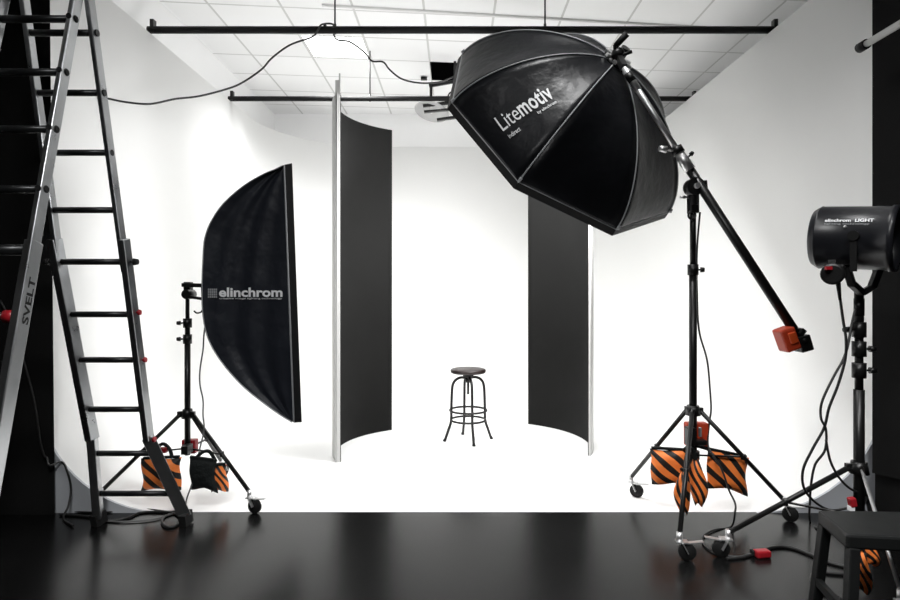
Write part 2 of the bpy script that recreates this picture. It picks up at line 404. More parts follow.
# ---------------------------------------------------------------- bar stool
sx, sy = .115, 5.23
t = thing('bar_stool', 'small round backless stool with dark seat and ringed metal legs on the white floor', 'stool', (sx, sy, 0))
MB().lathe((sx,sy,.585), (0,0,1), [(0,.001),(0,.140),(.006,.152),(.022,.155),(.034,.150),(.040,.13),(.036,.001)], 36).build('seat', 'wood', t)
MB().cyl((sx,sy,.40), (sx,sy,.59), .011).cyl((sx,sy,.55),(sx,sy,.586),.045,.05).cyl((sx,sy,.505),(sx,sy,.545),.028).build('screw_post', 'stool', t)
for k in range(4):
    a = math.radians(-78+90*k) ; u = V((math.cos(a), math.sin(a), 0)); o = V((sx,sy,0))
    pts = [o+u*.02+V((0,0,.545)), o+u*.07+V((0,0,.547)), o+u*.115+V((0,0,.525)), o+u*.139+V((0,0,.48)), o+u*.146+V((0,0,.40)), o+u*.150+V((0,0,.28)),
           o+u*.153+V((0,0,.17)), o+u*.178+V((0,0,.09)), o+u*.207+V((0,0,.008))]
    lg = MB().tube(spline(pts, 5), .0118, 10).build('leg', 'stool', t)
    MB().cyl(o+u*.212, o+u*.206+V((0,0,.022)), .015, .012).build('foot', 'rubber', lg)
for z, r in ((.262,.160), (.178,.150)):
    MB().tube([V((sx+r*math.cos(b), sy+r*math.sin(b), z)) for b in (2*math.pi*i/40 for i in range(40))], .0098, 8, True).build('foot_ring', 'stool', t)

# ---------------------------------------------------------------- stands
def knob(p, d, r=.013, L=.035):
    p = V(p); d = V(d).normalized(); return MB().cyl(p, p+d*L, .005).cyl(p+d*L*.6, p+d*L*1.2, r, r*.8)
def caster(leg, foot, dirv, plate=True):
    """foot: leg end a little above floor"""
    f = V((foot.x, foot.y, 0)); rw = .042; side = V((-dirv.y, dirv.x, 0)).normalized()
    MB().cyl(f+V((0,0,.086)), f+V((0,0,.135)), .016, .014).build('socket', 'steel', leg)
    c = f+dirv*.035+V((0,0,rw))
    fk = MB()
    for s in (-1, 1): fk.bar(f+V((0,0,.09))+side*s*.019+dirv*.01, c+side*s*.019, .004, .026, up=side)
    fk.box(f+V((0,0,.09))+dirv*.012, (.055,.045,.006), dirv, side); fk.build('fork', 'steel' if plate else 'metal', leg)
    MB().lathe(c-side*.012, side, [(0,.001),(0,rw-.006),(.004,rw),(.020,rw),(.024,rw-.006),(.024,.001)], 24).build('wheel', 'rubber', leg)
    MB().bar(c+V((0,0,.042)), c+dirv*.075+V((0,0,.052)), .026, .005).build('brake_tab', 'steel', leg)
def stand(label, base, hub_z, feet, top_z, low_z, rc=.017, mid=None, casters=True, cat='light stand', foot_z=.12, group='black wheeled light stands', leg_mat='metal', steel_leg=-1):
    b = V((base[0], base[1], 0)); t = thing('light_stand', label, cat, b, group)
    ms = mid or [(low_z, hub_z+.35, rc), (hub_z+.35, top_z, rc*.8)]
    for (z0, z1, r) in ms: MB().cyl(b+V((0,0,z0)), b+V((0,0,z1)), r, n=16).build('column_section', 'metal', t)
    hb = MB().cyl(b+V((0,0,hub_z-.025)), b+V((0,0,hub_z+.03)), rc*2.0, rc*1.6)
    for ft in feet:
        u = (V((ft[0],ft[1],0))-b).normalized(); hb.box(b+u*.035+V((0,0,hub_z)), (.04,.022,.035), u)
    hb.build('hub', 'metal', t)
    MB().cyl(b+V((0,0,low_z-.01)), b+V((0,0,low_z+.035)), rc*1.7).build('brace_collar', 'metal', t)
    for k_, ft in enumerate(feet):
        f = V((ft[0], ft[1], 0)); u = (f-b).normalized(); fz = foot_z if casters else .012
        p = b+u*.04+V((0,0,hub_z)); q = f+V((0,0,fz))
        lg = MB().cyl(p, q, .0125 if k_!=steel_leg else .008, n=10).build('leg', leg_mat if k_!=steel_leg else 'steel', t)
        mpt = p+(q-p)*.52
        MB().bar(b+V((0,0,low_z+.01))+u*.02, mpt, .014, .008).cyl(mpt-V((0,0,.015)), mpt+V((0,0,.015)), .014, n=8).build('brace', 'metal', t)
        if casters: caster(lg, f, V((ft[2], ft[3], 0)).normalized() if len(ft) > 3 else u)
        else: MB().cyl(q-V((0,0,.012)), q+V((0,0,.03)), .018).build('foot_cap', 'rubber', lg)
    return t
# -- left stand
LX, LY = (187.5-PX)/F*3.66, 3.66
s1 = stand('thin black light stand holding the tall half-moon softbox, behind the ladder', (LX, LY), .55,
           [(-1.205,3.52,1,-.3), (-2.09,3.56,-1,-.2), (LX-.0, LY+.52, .3,1)], 1.30, .33, rc=.0175,
           mid=[(.30,1.0,.0175),(1.0,1.12,.015),(1.12,1.32,.012)])
for z in (1.105, 1.007):
    MB().cyl((LX,LY,z-.028), (LX,LY,z+.028), .026).build('collar', 'metal', s1)
    knob((LX-.02,LY,z), (-1,-.2,0), .014).build('knob', 'metal', s1)
# -- boom stand
BX, BY = (693-PX)/F*3.40, 3.40
s2 = stand('tall black wheeled stand carrying the long boom arm and octagonal softbox', (BX, BY), .622,
           [(1.115,3.80,.8,-.5), (1.085,2.90,.9,-.1), (1.86,3.40,.9,-.5)], 1.9, .36, rc=.021,
           mid=[(.30,1.42,.0215),(1.42,1.86,.017)])
z = 1.42; MB().cyl((BX,BY,z-.03),(BX,BY,z+.03),.03).build('collar','metal',s2); knob((BX+.02,BY,z),(1,-.2,0),.016).build('knob','metal',s2)
z = 1.80; MB().box((BX,BY,1.80),(.05,.06,.12)).build('socket','metal',s2,.005); knob((BX-.02,BY,1.83),(-1,-.3,0),.010,.05).build('knob','steel',s2)
MB().tube([V((BX-.018+.020*math.cos(a),BY-.03,1.725+.022*math.sin(a))) for a in (2*math.pi*i/16 for i in range(16))],.006,6,True).build('ring_handle','metal',s2)
# -- right stand
RX, RY = (859-PX)/F*2.80, 2.80
s3 = stand('black wheeled light stand beside the right wall holding the cylinder lamp', (RX, RY), .475, steel_leg=1, feet=
           [(1.335,2.93,-.9,.1), (1.74,2.34,-.3,-1), (RX+.27,3.10,.5,.3)],
           mid=[(.20,.84,.0235),(.84,1.10,.018)], top_z=1.3, low_z=.24, rc=.021)
for z, s in ((1.12,-1),(1.03,1),(.93,1)):
    MB().cyl((RX,RY,z-.035),(RX,RY,z+.035),.030).build('collar','metal',s3); knob((RX+.02*s,RY,z),(s,-.1,0),.015,.045).build('knob','metal',s3)
MB().cyl((RX,RY,1.08),(RX,RY,1.305),.020).build('spigot','metal',s3)
p = W(866,470,2.62); q = W(877,518,2.50)
# ---------------------------------------------------------------- boom arm
b0, b1 = W(799,338,3.20), W(624,68,3.50)
clampf = .60
bd = (b1-b0)
t = thing('boom_arm', 'long black and silver boom arm slanting from the octagonal softbox to an orange counterweight', 'boom arm', W(703,190,3.38))
pc = b0+bd*.655; MB().cyl(b0, pc, .0255, n=18).build('outer_tube', 'metal', t)
tt = MB().cyl(pc, b1, .017, n=16).build('inner_tube', 'steel', t); tt['label'] = 'bare silver inner tube'
MB().cyl(b0+bd*.60, b0+bd*.675, .033, .027, n=18).build('clamp_sleeve', 'steel', t)
pcl = b0+bd*.672
MB().cyl(pcl-bd.normalized()*.015, pcl+bd.normalized()*.025, .034).build('lock_collar', 'metal', t)
knob(pcl+V((-.03,-.01,0)), (-1,-.1,.15), .020, .07).build('lock_knob', 'steel', t)
knob(b0+bd*.635+V((.02,-.01,.02)), (.7,-.1,.8), .013, .03).build('lock_knob', 'metal', t)
pv = W(694,187,3.38)
MB().cyl(pv+V((0,-.035,0)), pv+V((0,.035,0)), .050, n=24).build('pivot_disc', 'metal', t)
MB().cyl(pv+V((0,-.055,0)), pv+V((0,-.035,0)), .016, n=12).build('pivot_bolt', 'steel', t)
MB().bar(pv+V((0.0,0,.0)), W(706,186,3.38), .05, .06).build('saddle', 'metal', t, .004)
MB().cyl(pv-V((0,0,.10)), pv-V((0,0,.02)), .020).build('socket_pin', 'metal', t)
MB().cyl(b1-bd.normalized()*.10, b1-bd.normalized()*.04, .024).build('end_collar', 'metal', t)
MB().cyl(b1-bd.normalized()*.02, b1-bd.normalized()*.16, .022, .020).build('end_socket', 'steel', t)
# counterweight
t = thing('counterweight', 'orange-red counterweight box on the lower end of the boom arm', 'counterweight', W(793,340,3.2))
cb = W(786.5,339,3.2)
MB().box(cb, (.080,.10,.125), (.96,0,.34), (0,1,0)).build('weight', 'orange', t, .012)
MB().box(cb+V((.005,-.054,.01)), (.04,.014,.06), (.96,0,.34), (0,1,0)).build('grip', 'orange_red', t, .005)
MB().box(W(802,343,3.2), (.065,.085,.085), (.96,0,.28), (0,1,0)).box(W(800,332,3.2), (.03,.06,.04), (.8,0,-.6), (0,1,0)).cyl(W(800,340,3.2)-V((0,.03,0)), W(800,340,3.2)-V((0,.055,0)), .012).build('clamp', 'metal', t, .006)

# ---------------------------------------------------------------- octagonal softbox
Rr = .880; hub_h = .567
cen = V((.7416, 4.0731, 2.3709))
ax = V((.4409, -.6697, .5976)).normalized()                  # from the rim centre back to the hub
Av = V((-.7865, .0325, .6167)); Bv = V((-.4324, -.7420, -.5124))         # rib 0 and rib 2
Av = (Av - ax*Av.dot(ax)).normalized(); Bv = (Bv - ax*Bv.dot(ax) - Av*Bv.dot(Av)).normalized()
t = thing('octagonal_softbox', 'large black octagonal softbox tilted down towards the stool on the boom arm', 'softbox', cen)
def rib(k, s):      # s 0 at the hub ring, 1 at the rim
    th = math.radians(45*k); r0 = .075
    ang = s*math.pi/2; rr = r0 + (Rr-r0)*math.sin(ang)**1.146; h = hub_h*max(0,math.cos(ang))**1.256
    return cen + (Av*math.cos(th)+Bv*math.sin(th))*rr + ax*h
NSG, NT = 22, 10
panels = []
for k in range(8):
    vs = []; fs = []
    for i in range(NSG+1):
        s = i/NSG; a_, b_ = rib(k, s), rib(k+1, s)
        for j in range(NT+1):
            u = j/NT; p = a_.lerp(b_, u)
            sag = 4*u*(1-u)*math.sin(math.pi*min(1, s*1.02))*.030
            inward = (cen + ax*.15 - p).normalized()
            vs.append(p + inward*sag)
    for i in range(NSG):
        for j in range(NT):
            q = i*(NT+1)+j; fs.append((q, q+1, q+NT+2, q+NT+1))
    m = MB().add(vs, fs, True); o = m.build('fabric_panel', 'fabric', t); panels.append(m)
    sol = o.modifiers.new('thickness', 'SOLIDIFY'); sol.thickness = .004; sol.offset = 0
for k in range(8):
    out = [rib(k, i/30)+( (rib(k,i/30)-cen).normalized()*.003) for i in range(31)]
    MB().tube(out, .0045, 6).build('seam_piping', 'piping', t)
    e = rib(k, .985) ; dd = (rib(k,.94)-rib(k,1)).normalized()
    MB().cyl(rib(k,.93)+(rib(k,.93)-cen).normalized()*.008, rib(k,.97)+(rib(k,.97)-cen).normalized()*.012, .009, n=8).build('rod_tip_pocket', 'piping', t)
rimv = [rib(k, 1) for k in range(8)]
lip = [p - ax*.045 + (p-cen)*.008 for p in rimv]
m = MB(); m.add(rimv+lip, [(k, (k+1)%8, 8+(k+1)%8, 8+k) for k in range(8)]); o = m.build('rim_lip', 'lining', t)
sol = o.modifiers.new('thickness', 'SOLIDIFY'); sol.thickness = .012; sol.offset = 0
MB().tube(rimv, .006, 6, True).build('rim_piping', 'piping', t)
dfp = [cen+(p-cen)*.97 - ax*.02 for p in rimv]
MB().add(dfp, [tuple(range(8))]).build('diffuser', 'diffuser', t)
hubc = cen + ax*hub_h
MB().lathe(hubc-ax*.02, ax, [(0,.085),(.02,.092),(.035,.085),(.05,.06),(.055,.001)], 24).build('speed_ring', 'metal', t)
for k in range(8):
    th = math.radians(45*k); u = Av*math.cos(th)+Bv*math.sin(th)
    MB().box(hubc+u*.075+ax*.022, (.045,.020,.026), u, ax).build('rod_socket', 'steel', t, .003)
# tilting bracket and grip
MB().cyl(hubc+ax*.02, hubc+ax*.10, .030).ball(W(618,54,3.62), .040).build('tilt_head', 'metal', t)
MB().cyl(W(615,50,3.60), W(614.5,45,3.60), .009).cyl(W(615.5,46,3.60), W(627,33.5,3.56), .018, .021, n=14).build('grip', 'rubber', t)
MB().cyl(W(620,56,3.60), W(632,51.5,3.58), .010, .011).build('lock_lever', 'metal', t)
MB().bar(W(618,56,3.64), b1, .03, .045).build('bracket', 'metal', t)
# lettering on the panel between ribs 1 and 2
pm = panels[1]
bv = BVHTree.FromPolygons([tuple(v) for v in pm.v], [tuple(f) for f in pm.f])
eye = V((0,0,H))
def hit(px, py):
    d = (W(px,py,1)-eye).normalized(); r = bv.ray_cast(eye, d); return r[0], r[1]
P0, n0 = hit(503.5,132); P1, _ = hit(554.5,98); P2, _ = hit(497.5,117)
Nn = n0 if n0.dot(eye-P0) > 0 else -n0
U = (P1-P0).normalized(); Vv = (P2-P0); Vv = (Vv - U*Vv.dot(U)).normalized(); Nn = U.cross(Vv)
if Nn.dot(eye-P0) < 0: Nn = -Nn
Lw = (P1-P0).length
def print_on(vs, fs, x0, width, y, height, name, parent, m_='print'):
    a0, a1, c0, c1 = fit(vs); out = []
    for v in vs:
        x = x0 + (v.x-a0)/(a1-a0)*width; yy = y + (v.y-c0)/(c1-c0)*height
        o = P0 + U*x + Vv*yy; r = bv.ray_cast(o+Nn*.4, -Nn)
        out.append((r[0] if r[0] is not None else o) + Nn*.006)
    return MB().add(out, fs).build(name, m_, parent)
def subdiv(vs, fs): return vs, fs
v, f = text_mesh('Lite'); print_on(v, f, 0, Lw*.375, 0, .105, 'lettering', t)
v, f = text_mesh('motiv', bold=.022, spacing=1.06); print_on(v, f, Lw*.395, Lw*.62, -.001, .108, 'lettering', t)
v, f = text_mesh('indirect', bold=.01); print_on(v, f, Lw*.02, Lw*.22, -.062, .030, 'lettering', t)
v, f = text_mesh('by elinchrom', bold=.01); print_on(v, f, Lw*.62, Lw*.36, -.045, .026, 'lettering', t)

# ---------------------------------------------------------------- strip softbox, seen side on
fdir = V((-.265,.964,0)).normalized(); bdir = V((-.964,-.265,0)).normalized()
fc = V((-1.066,3.75,0)); sc = 3.60/F
outline = [(283,165.5),(275,169.5),(265,173.5),(245,185),(225,202),(212,220),(205,238),(203,260),(202,290),(203,315),(207,335),(215,352),(228,370),(245,388),(265,404),(279,414),(292,422)]
def xf(py): return 281+(py-165)/259*9.5
pts = []
def wd(u): return .20-.125*min(1, u/.52)
def solve(px, py):          # (u, z, shift) of the point of the near side panel seen at px, py
    z = (PY-py)*sc+H
    for _ in range(3):
        sh = (py-165)/259*9.5*sc; lo, hi = -.1, .8
        for _ in range(30):
            u = (lo+hi)/2; p = P3(u, z, sh, -1)
            if PX+p.x/p.y*F > px: lo = u
            else: hi = u
        z = H+(PY-py)/F*p.y
    return V((max(u, 0), z, sh))
def P3(u, z, sh, side, extra=0): return fc + bdir*(u-sh) + fdir*(side*(wd(u)+extra)) + V((0,0,z))
pts = spline([solve(x, y) for x, y in outline], 5)
t = thing('strip_softbox', 'tall half-moon shaped black softbox on the thin stand near the ladder', 'softbox', fc)
n = len(pts); NU = 14
for side in (-1, 1):
    vs = []; fs = []
    for p in pts:
        for j in range(NU+1):
            u = p.x*j/NU; wr = .016*math.sin(j*1.3+p.y*5)*math.sin(math.pi*j/NU)*math.exp(-abs(p.y-H)*.5)
            vs.append(P3(u, p.y, p.z, side, wr-.02*math.sin(math.pi*j/NU)))
    for i in range(n-1):
        for j in range(NU):
            q = i*(NU+1)+j; fs.append((q, q+1, q+NU+2, q+NU+1))
    MB().add(vs, fs, True).build('side_panel', 'fabric2', t)
    MB().tube([P3(p.x, p.y, p.z, side, .002) for p in pts], .0035, 6).build('seam_piping', 'piping', t)
vs = []; fs = []
for p in pts:
    for s in (-1,1): vs.append(P3(p.x, p.y, p.z, s))
for i in range(n-1): fs.append((2*i, 2*i+1, 2*i+3, 2*i+2))
MB().add(vs, fs, True).build('rear_panel', 'fabric2', t)
a, b = pts[0], pts[-1]
cr = [P3(0,a.y,a.z,-1), P3(0,b.y,b.z,-1), P3(0,b.y,b.z,1), P3(0,a.y,a.z,1)]
fr = [p - bdir*.045 for p in cr]
fr[0] += V((0,0,.012)); fr[3] += V((0,0,.012))
o = MB().add(cr+fr, [(k, (k+1)%4, 4+(k+1)%4, 4+k) for k in range(4)]).build('front_lip', 'lining', t)
sol = o.modifiers.new('thickness', 'SOLIDIFY'); sol.thickness = .010; sol.offset = 0
MB().tube(cr, .006, 6, True).build('front_piping', 'piping', t)
MB().add([c-bdir*.012 for c in cr], [(0,1,2,3)]).build('diffuser', 'diffuser', t)
# printed name
def side_print(vs, fs, x0, x1, y0, y1, m_='print'):
    a0, a1, c0, c1 = fit(vs); out = []
    for v in vs:
        px = x0+(v.x-a0)/(a1-a0)*(x1-x0); py = y0+(v.y-c0)/(c1-c0)*(y1-y0)
        q_ = solve(px, py); out.append(P3(q_.x, q_.y, q_.z, -1, .004))
    return MB().add(out, fs).build('lettering', m_, t)
v, f = text_mesh('elinchrom', bold=.03); side_print(v, f, 219, 282.5, 297, 287.5)
v, f = text_mesh('creative image lighting technology'); side_print(v, f, 219.5, 282, 299.6, 297.6)
lg = MB()
for k in range(5):
    for r_ in range(4):
        x = 208+k*1.9; y = 288.6+r_*2.4
        c_ = [(x,y),(x+1.5,y),(x+1.5,y+2.0),(x,y+2.0)]
        lg.add([P3(*solve(a_, b_), -1, .004) for a_, b_ in c_], [(0,1,2,3)])
lg.build('logo', 'piping', t)
# lamp head between stand and box
t = thing('lamp_head', 'small black flash head bracket on top of the thin left stand', 'flash head', (LX, LY, 1.32))
MB().box((LX+.005,LY,1.31),(.04,.05,.09)).cyl((LX+.01,LY-.045,1.28),(LX+.01,LY+.045,1.28),.030).build('tilt_clamp','metal',t,.004)
hp = V((LX,LY,1.33))
MB().bar(W(182.5,285,3.62), W(204,285.5,3.62), .035, .024).build('handle','metal',t,.004)
MB().bar(W(203,284,3.62), W(203.5,299,3.62), .03, .014).bar(W(190,297,3.62), W(204,299,3.62), .03,.016).build('bracket','metal',t)

# ---------------------------------------------------------------- cylinder lamp (right)
A_, B_ = W(814,237.5,2.85), W(899,238.5,2.62); dd = (B_-A_); Ln = dd.length; dn = dd.normalized()
t = thing('cylinder_lamp', 'large black cylinder-shaped studio lamp with white print, cut by the photo edge', 'studio lamp', A_.lerp(B_,.5))
r1 = .145
MB().lathe(A_, dn, [(0,.001),(-.004,.10),(.004,r1-.016),(.022,r1-.004),(.03,r1),(.032,r1+.002),(.036,r1),(Ln-.03,r1-.004),(Ln-.026,r1+.002),(Ln,r1+.002),(Ln,r1-.006),(Ln-.05,r1-.012),(.08,.10),(.075,.001)], 48).build('shell', 'reflector', t)
MB().lathe(A_+dn*(Ln+.001), dn, [(-.06,.001),(-.06,r1-.010),(.0,r1-.006)], 40).build('reflector_bowl', 'hollow', t)
side = dn.cross(V((0,0,1))).normalized()
if side.y > 0: side = -side
def cyl_print(txt, s0, s1, a0_, a1_, bold=0, mm='print'):
    vs, fs = text_mesh(txt, bold=bold); x0, x1, y0, y1 = fit(vs); out = []
    for q in vs:
        s = s0+(q.x-x0)/(x1-x0)*(s1-s0); an = a0_+(q.y-y0)/(y1-y0)*(a1_-a0_)
        out.append(A_+dn*s+(side*math.cos(an)+V((0,0,1))*math.sin(an))*(r1+.003))
    MB().add(out, fs).build('lettering', mm, t)
cyl_print('elinchrom  LIGHT', .075, .26, math.radians(25), math.radians(31.5), .03)
cyl_print('lighting technology', .075, .245, math.radians(19), math.radians(23), 0, 'piping')
MB().ball(A_+dn*.155+(side*math.cos(.28)+V((0,0,1))*math.sin(.28))*(r1+.001), .007).build('screw', 'steel', t)
pk = A_+dn*.19+side*(r1+.012)
MB().cyl(pk-side*.01, pk+side*.012, .022, n=20).build('pivot_knob', 'metal', t)
MB().bar(pk+V((0,0,.01)), pk-V((0,0,.155)), .026, .010, up=side).build('yoke_arm', 'metal', t)
yb = V((RX,RY,1.215))
MB().bar(W(846,266,2.68), W(852,285,2.72), .03, .028).bar(W(852,284,2.72), W(862,293,2.76), .03, .028).bar(W(862,293,2.76), W(872,287,2.75), .03, .028).bar(W(872,287,2.75), W(880,266,2.70), .03, .028).build('yoke', 'metal', t, .003)
MB().cyl(yb-V((0,0,.03)), yb+V((0,0,.05)), .022).build('yoke_socket','metal',t)
cu = W(834,272,2.62)
ch = MB().box(cu, (.06,.09,.065), (1,-.2,0), (.2,1,0)).cyl(W(832.5,274,2.58), W(832.5,274,2.54), .046, n=24).build('control_head', 'metal', t, .01)
i1 = MB().box(W(828.5,268,2.535), (.026,.012,.014)).build('indicator', 'red', ch); i1['label'] = 'small red indicator'
MB().cyl(W(838,281,2.6), W(840,300,2.6), .010, .006).build('plug', 'rubber', ch)
MB().bar(W(832,262,2.66), W(850,262,2.68), .04, .02).build('neck', 'metal', t)

# ---------------------------------------------------------------- sandbags
def pouch(c, ux, dn_, w, h, th, skew=0, seed=0, lens=0):
    c = V(c); ux = V(ux).normalized(); dn_ = V(dn_).normalized(); nn = ux.cross(dn_).normalized(); N = 14
    rnd = random.Random(seed); ph = rnd.random()*6
    vs = []; fs = []; uv = []
    for s in (1, -1):
        for i in range(N+1):
            for j in range(N+1):
                u, v = i/N, j/N; a, b = 2*u-1, 2*v-1
                bul = (max(0, 1-abs(a)**3.2)*max(0, 1-abs(b)**3.2))**.6
                pinch = 1-.10*(1-abs(a))*b*b
                p = c + ux*(a*w/2*(1-.07*(1-b*b))*(1-lens*abs(b)**1.6) ) + dn_*((b*h/2)*pinch + a*skew*w*.5) + nn*(s*th/2*bul*(1+.12*math.sin(5*u+ph+3*v)))
                p += ux*(.006*math.sin(7*v+ph)) + dn_*(.006*math.sin(6*u+ph))
                vs.append(p); uv.append((u, 1-v))
    o = (N+1)**2
    for s in range(2):
        for i in range(N):
            for j in range(N):
                q = s*o+i*(N+1)+j; f = (q, q+1, q+N+2, q+N+1); fs.append(f if s == 0 else f[::-1])
    m = MB().add(vs, fs, True); m.uv = uv; return m
def sandbag(label, pouches, strap, mat_='stripe', group='striped sandbags on the stand legs'):
    c = V(strap[len(strap)//2]); t = thing('sandbag', label, 'sandbag', c, group)
    for k, a in enumerate(pouches):
        mm = a.pop('m', mat_); pouch(seed=k+len(label), **a).build('pouch', mm, t)
        top = V(a['c'])-V(a['dn_']).normalized()*a['h']*.5
        u = (V(a['ux']).normalized()*a['w']*.44 - V(a['dn_']).normalized()*0)*(1-a.get('lens',0)); u = u + V(a['dn_']).normalized()*a.get('skew',0)*a['w']*.44
        MB().bar(top-u, top+u, .022, .013).build('binding', 'dark_bag', t)
    MB().tube(spline(strap, 5), .011, 8).build('strap', 'dark_bag', t)
    return t
D2 = 3.45
sandbag('orange and black striped sandbag hanging to both sides of the boom stand',
        [dict(c=W(671,467,D2), ux=(1,-.15,0), dn_=(.05,0,-1), w=.235, h=.21, th=.09, skew=.02),
         dict(c=W(727,472,D2+.0), ux=(1,.1,0), dn_=(-.03,0,-1), w=.255, h=.225, th=.09, skew=.22)],
        [W(684,450,D2-.02), W(690,446,3.37), W(698,446,3.37), W(711,450,D2)])
D3 = 3.30
sandbag('orange and black striped sandbag hanging edge-on in front of the boom stand column',
        [dict(c=W(683,492,D3-.06), ux=(.75,-.65,0), dn_=(.02,0,-1), w=.095, h=.245, th=.075, lens=.75),
         dict(c=W(697,482,D3+.03), ux=(.9,-.3,0), dn_=(.10,0,-1), w=.115, h=.27, th=.07, lens=.7)],
        [W(684,472,D3-.06), W(687,455,D3-.02), W(690,449,D3+.03), W(693,450,D3+.03), W(695,460,D3+.03)])
t = thing('power_pack', 'small red box strapped to the boom stand column above the sandbags', 'power pack', W(696,434,3.37))
MB().box(W(696,434,3.44), (.125,.06,.135)).build('case', 'orange', t, .008)
MB().box(W(690,436,3.355), (.045,.06,.10)).box(W(700,442,3.36), (.06,.05,.03)).build('clamp', 'metal', t, .005)
MB().box(W(700,432,3.36), (.012,.02,.05)).build('latch', 'steel', t)
D1 = 3.60
sandbag('orange and black striped sandbag on the thin stand, partly behind the ladder rail',
        [dict(c=W(161.5,474,D1), ux=(1,.1,0), dn_=(0,0,-1), w=.235, h=.20, th=.08, skew=-.02)],
        [W(152,459,D1), W(158,447,D1+.03), W(164,444,D1+.05), W(170,450,D1+.02), W(172,458,D1)])
sandbag('dark sandbag with one striped pouch hanging at the foot of the thin stand column',
        [dict(c=W(203,474.5,D1-.06), ux=(1,.1,-.12), dn_=(.05,0,-1), w=.155, h=.19, th=.07, m='dark_bag', skew=.05),
         dict(c=W(219,478,D1), ux=(1,.6,-.1), dn_=(.1,0,-1), w=.10, h=.165, th=.06)],
        [W(196,458,D1-.06), W(203,452,D1-.03), W(210,452,D1), W(216,462,D1)])
t = thing('power_pack', 'small red box clamped low on the thin left stand column', 'power pack', W(190,446,3.62))
MB().box(W(190,446,3.70), (.085,.05,.085)).build('case', 'red', t, .006)
MB().box(W(187,449,3.60), (.04,.08,.05)).build('clamp', 'metal', t, .004)
MB().box(W(163.5,450,3.62), (.04,.03,.03)).build('buckle', 'red', t)
sandbag('striped sandbag hanging behind the black step stool at the right wall stand',
        [dict(c=W(860,570,2.50), ux=(.9,-.4,-.1), dn_=(.08,0,-1), w=.085, h=.19, th=.07, lens=.4),
         dict(c=W(868,552,2.57), ux=(.9,.4,-.25), dn_=(.2,0,-1), w=.10, h=.12, th=.06, lens=.3)],
        [W(858,552,2.50), W(861,530,2.60), W(868,522,2.62), W(873,540,2.58)])
# ---------------------------------------------------------------- step stool, bottom right
t = thing('step_stool', 'low black step stool cut off by the lower right corner of the photo', 'stool', (1.62,2.22,0))
zt = .44
top = [V((1.425,2.36,zt)), V((1.385,2.12,zt)), V((1.86,2.06,zt)), V((1.88,2.34,zt))]
m = MB(); m.add(top+[p-V((0,0,.055)) for p in top], [(0,1,2,3),(7,6,5,4),(0,4,5,1),(1,5,6,2),(2,6,7,3),(3,7,4,0)]); m.build('seat', 'plastic', t, .01)
for (p, o_) in ((top[0], (-.005,.02)), (top[1], (-.015,-.03)), (top[2], (.03,-.03)), (top[3], (.03,.02))):
    c = (top[0]+top[2])/2; q = p + (c-p)*.10; MB().bar(q-V((0,0,.05)), V((p.x+o_[0], p.y+o_[1], 0)), .038, .036, up=(0,1,0)).build('leg', 'plastic', t, .004)
for a_, b_ in ((0,1),(1,2),(2,3)):
    MB().bar(top[a_]-V((0,0,.28)), top[b_]-V((0,0,.28)), .02, .03).build('stretcher', 'plastic', t)

# ---------------------------------------------------------------- telescopic ladder
t = thing('folding_ladder', 'tall telescopic aluminium A-frame ladder with red locking knobs standing at the left', 'ladder', (-1.85, 2.75, 0))
def far_pt(x, z): return V((x, 3.345-.222*z, z))
def near_pt(x, z): return V((x, 2.055+.245*z, z))
ztop = 2.96
# far flight
XL, XR = -2.005, -1.665
MB().bar(far_pt(XL+.010,1.40), far_pt(XL+.028,ztop), .022, .052, up=(0,0,1)).build('upper_rail','alu',t,.004)
MB().bar(far_pt(XR,1.40), far_pt(XR-.02,ztop), .022, .052).build('upper_rail','alu',t,.004)
MB().bar(far_pt(XL+.050,.50), far_pt(XL+.002,1.56), .040, .064).build('lower_rail','alu',t,.004)
MB().bar(far_pt(XR+.014,.50), far_pt(XR+.010,1.56), .032, .064).build('lower_rail','alu',t,.004)
MB().bar(far_pt(XL+.050,.51), far_pt(XL+.022,.045), .042, .064).build('flared_foot','alu',t,.004)
MB().bar(far_pt(XR+.012,.51), far_pt(-1.50,.045), .032, .064).build('flared_foot','alu',t,.004)
for x0 in (XL+.021, -1.498):
    MB().bar(far_pt(x0,.07), far_pt(x0+(.004 if x0<-1.9 else .002),.001), .042, .074).build('rubber_foot','rubber',t)
for k, z in enumerate((2.50,2.24,1.97,1.70,1.447,1.18,.94,.67,.42,.185)):
    xr = XR+.005 if z > .5 else XR+.015+(.5-z)*.33
    xl = XL+.01+max(0,1.56-z)*.045 if z > .5 else XL+.05-(.5-z)*.06
    MB().cyl(far_pt(xl, z), far_pt(xr, z), .0155, n=12).build('rung','rung',t)
for z in (1.447,):
    for x, s in ((XL-.02,-1),(XR+.025,1)):
        knob(far_pt(x,z), (s,0,0), .018, .035).build('lock_knob','rubber',t)
for z in (1.19,.94,.50):
    o = knob(far_pt(XR+.03,z), (1,0,0), .016, .018).build('lock_knob','red',t); o['label'] = 'red locking knob'
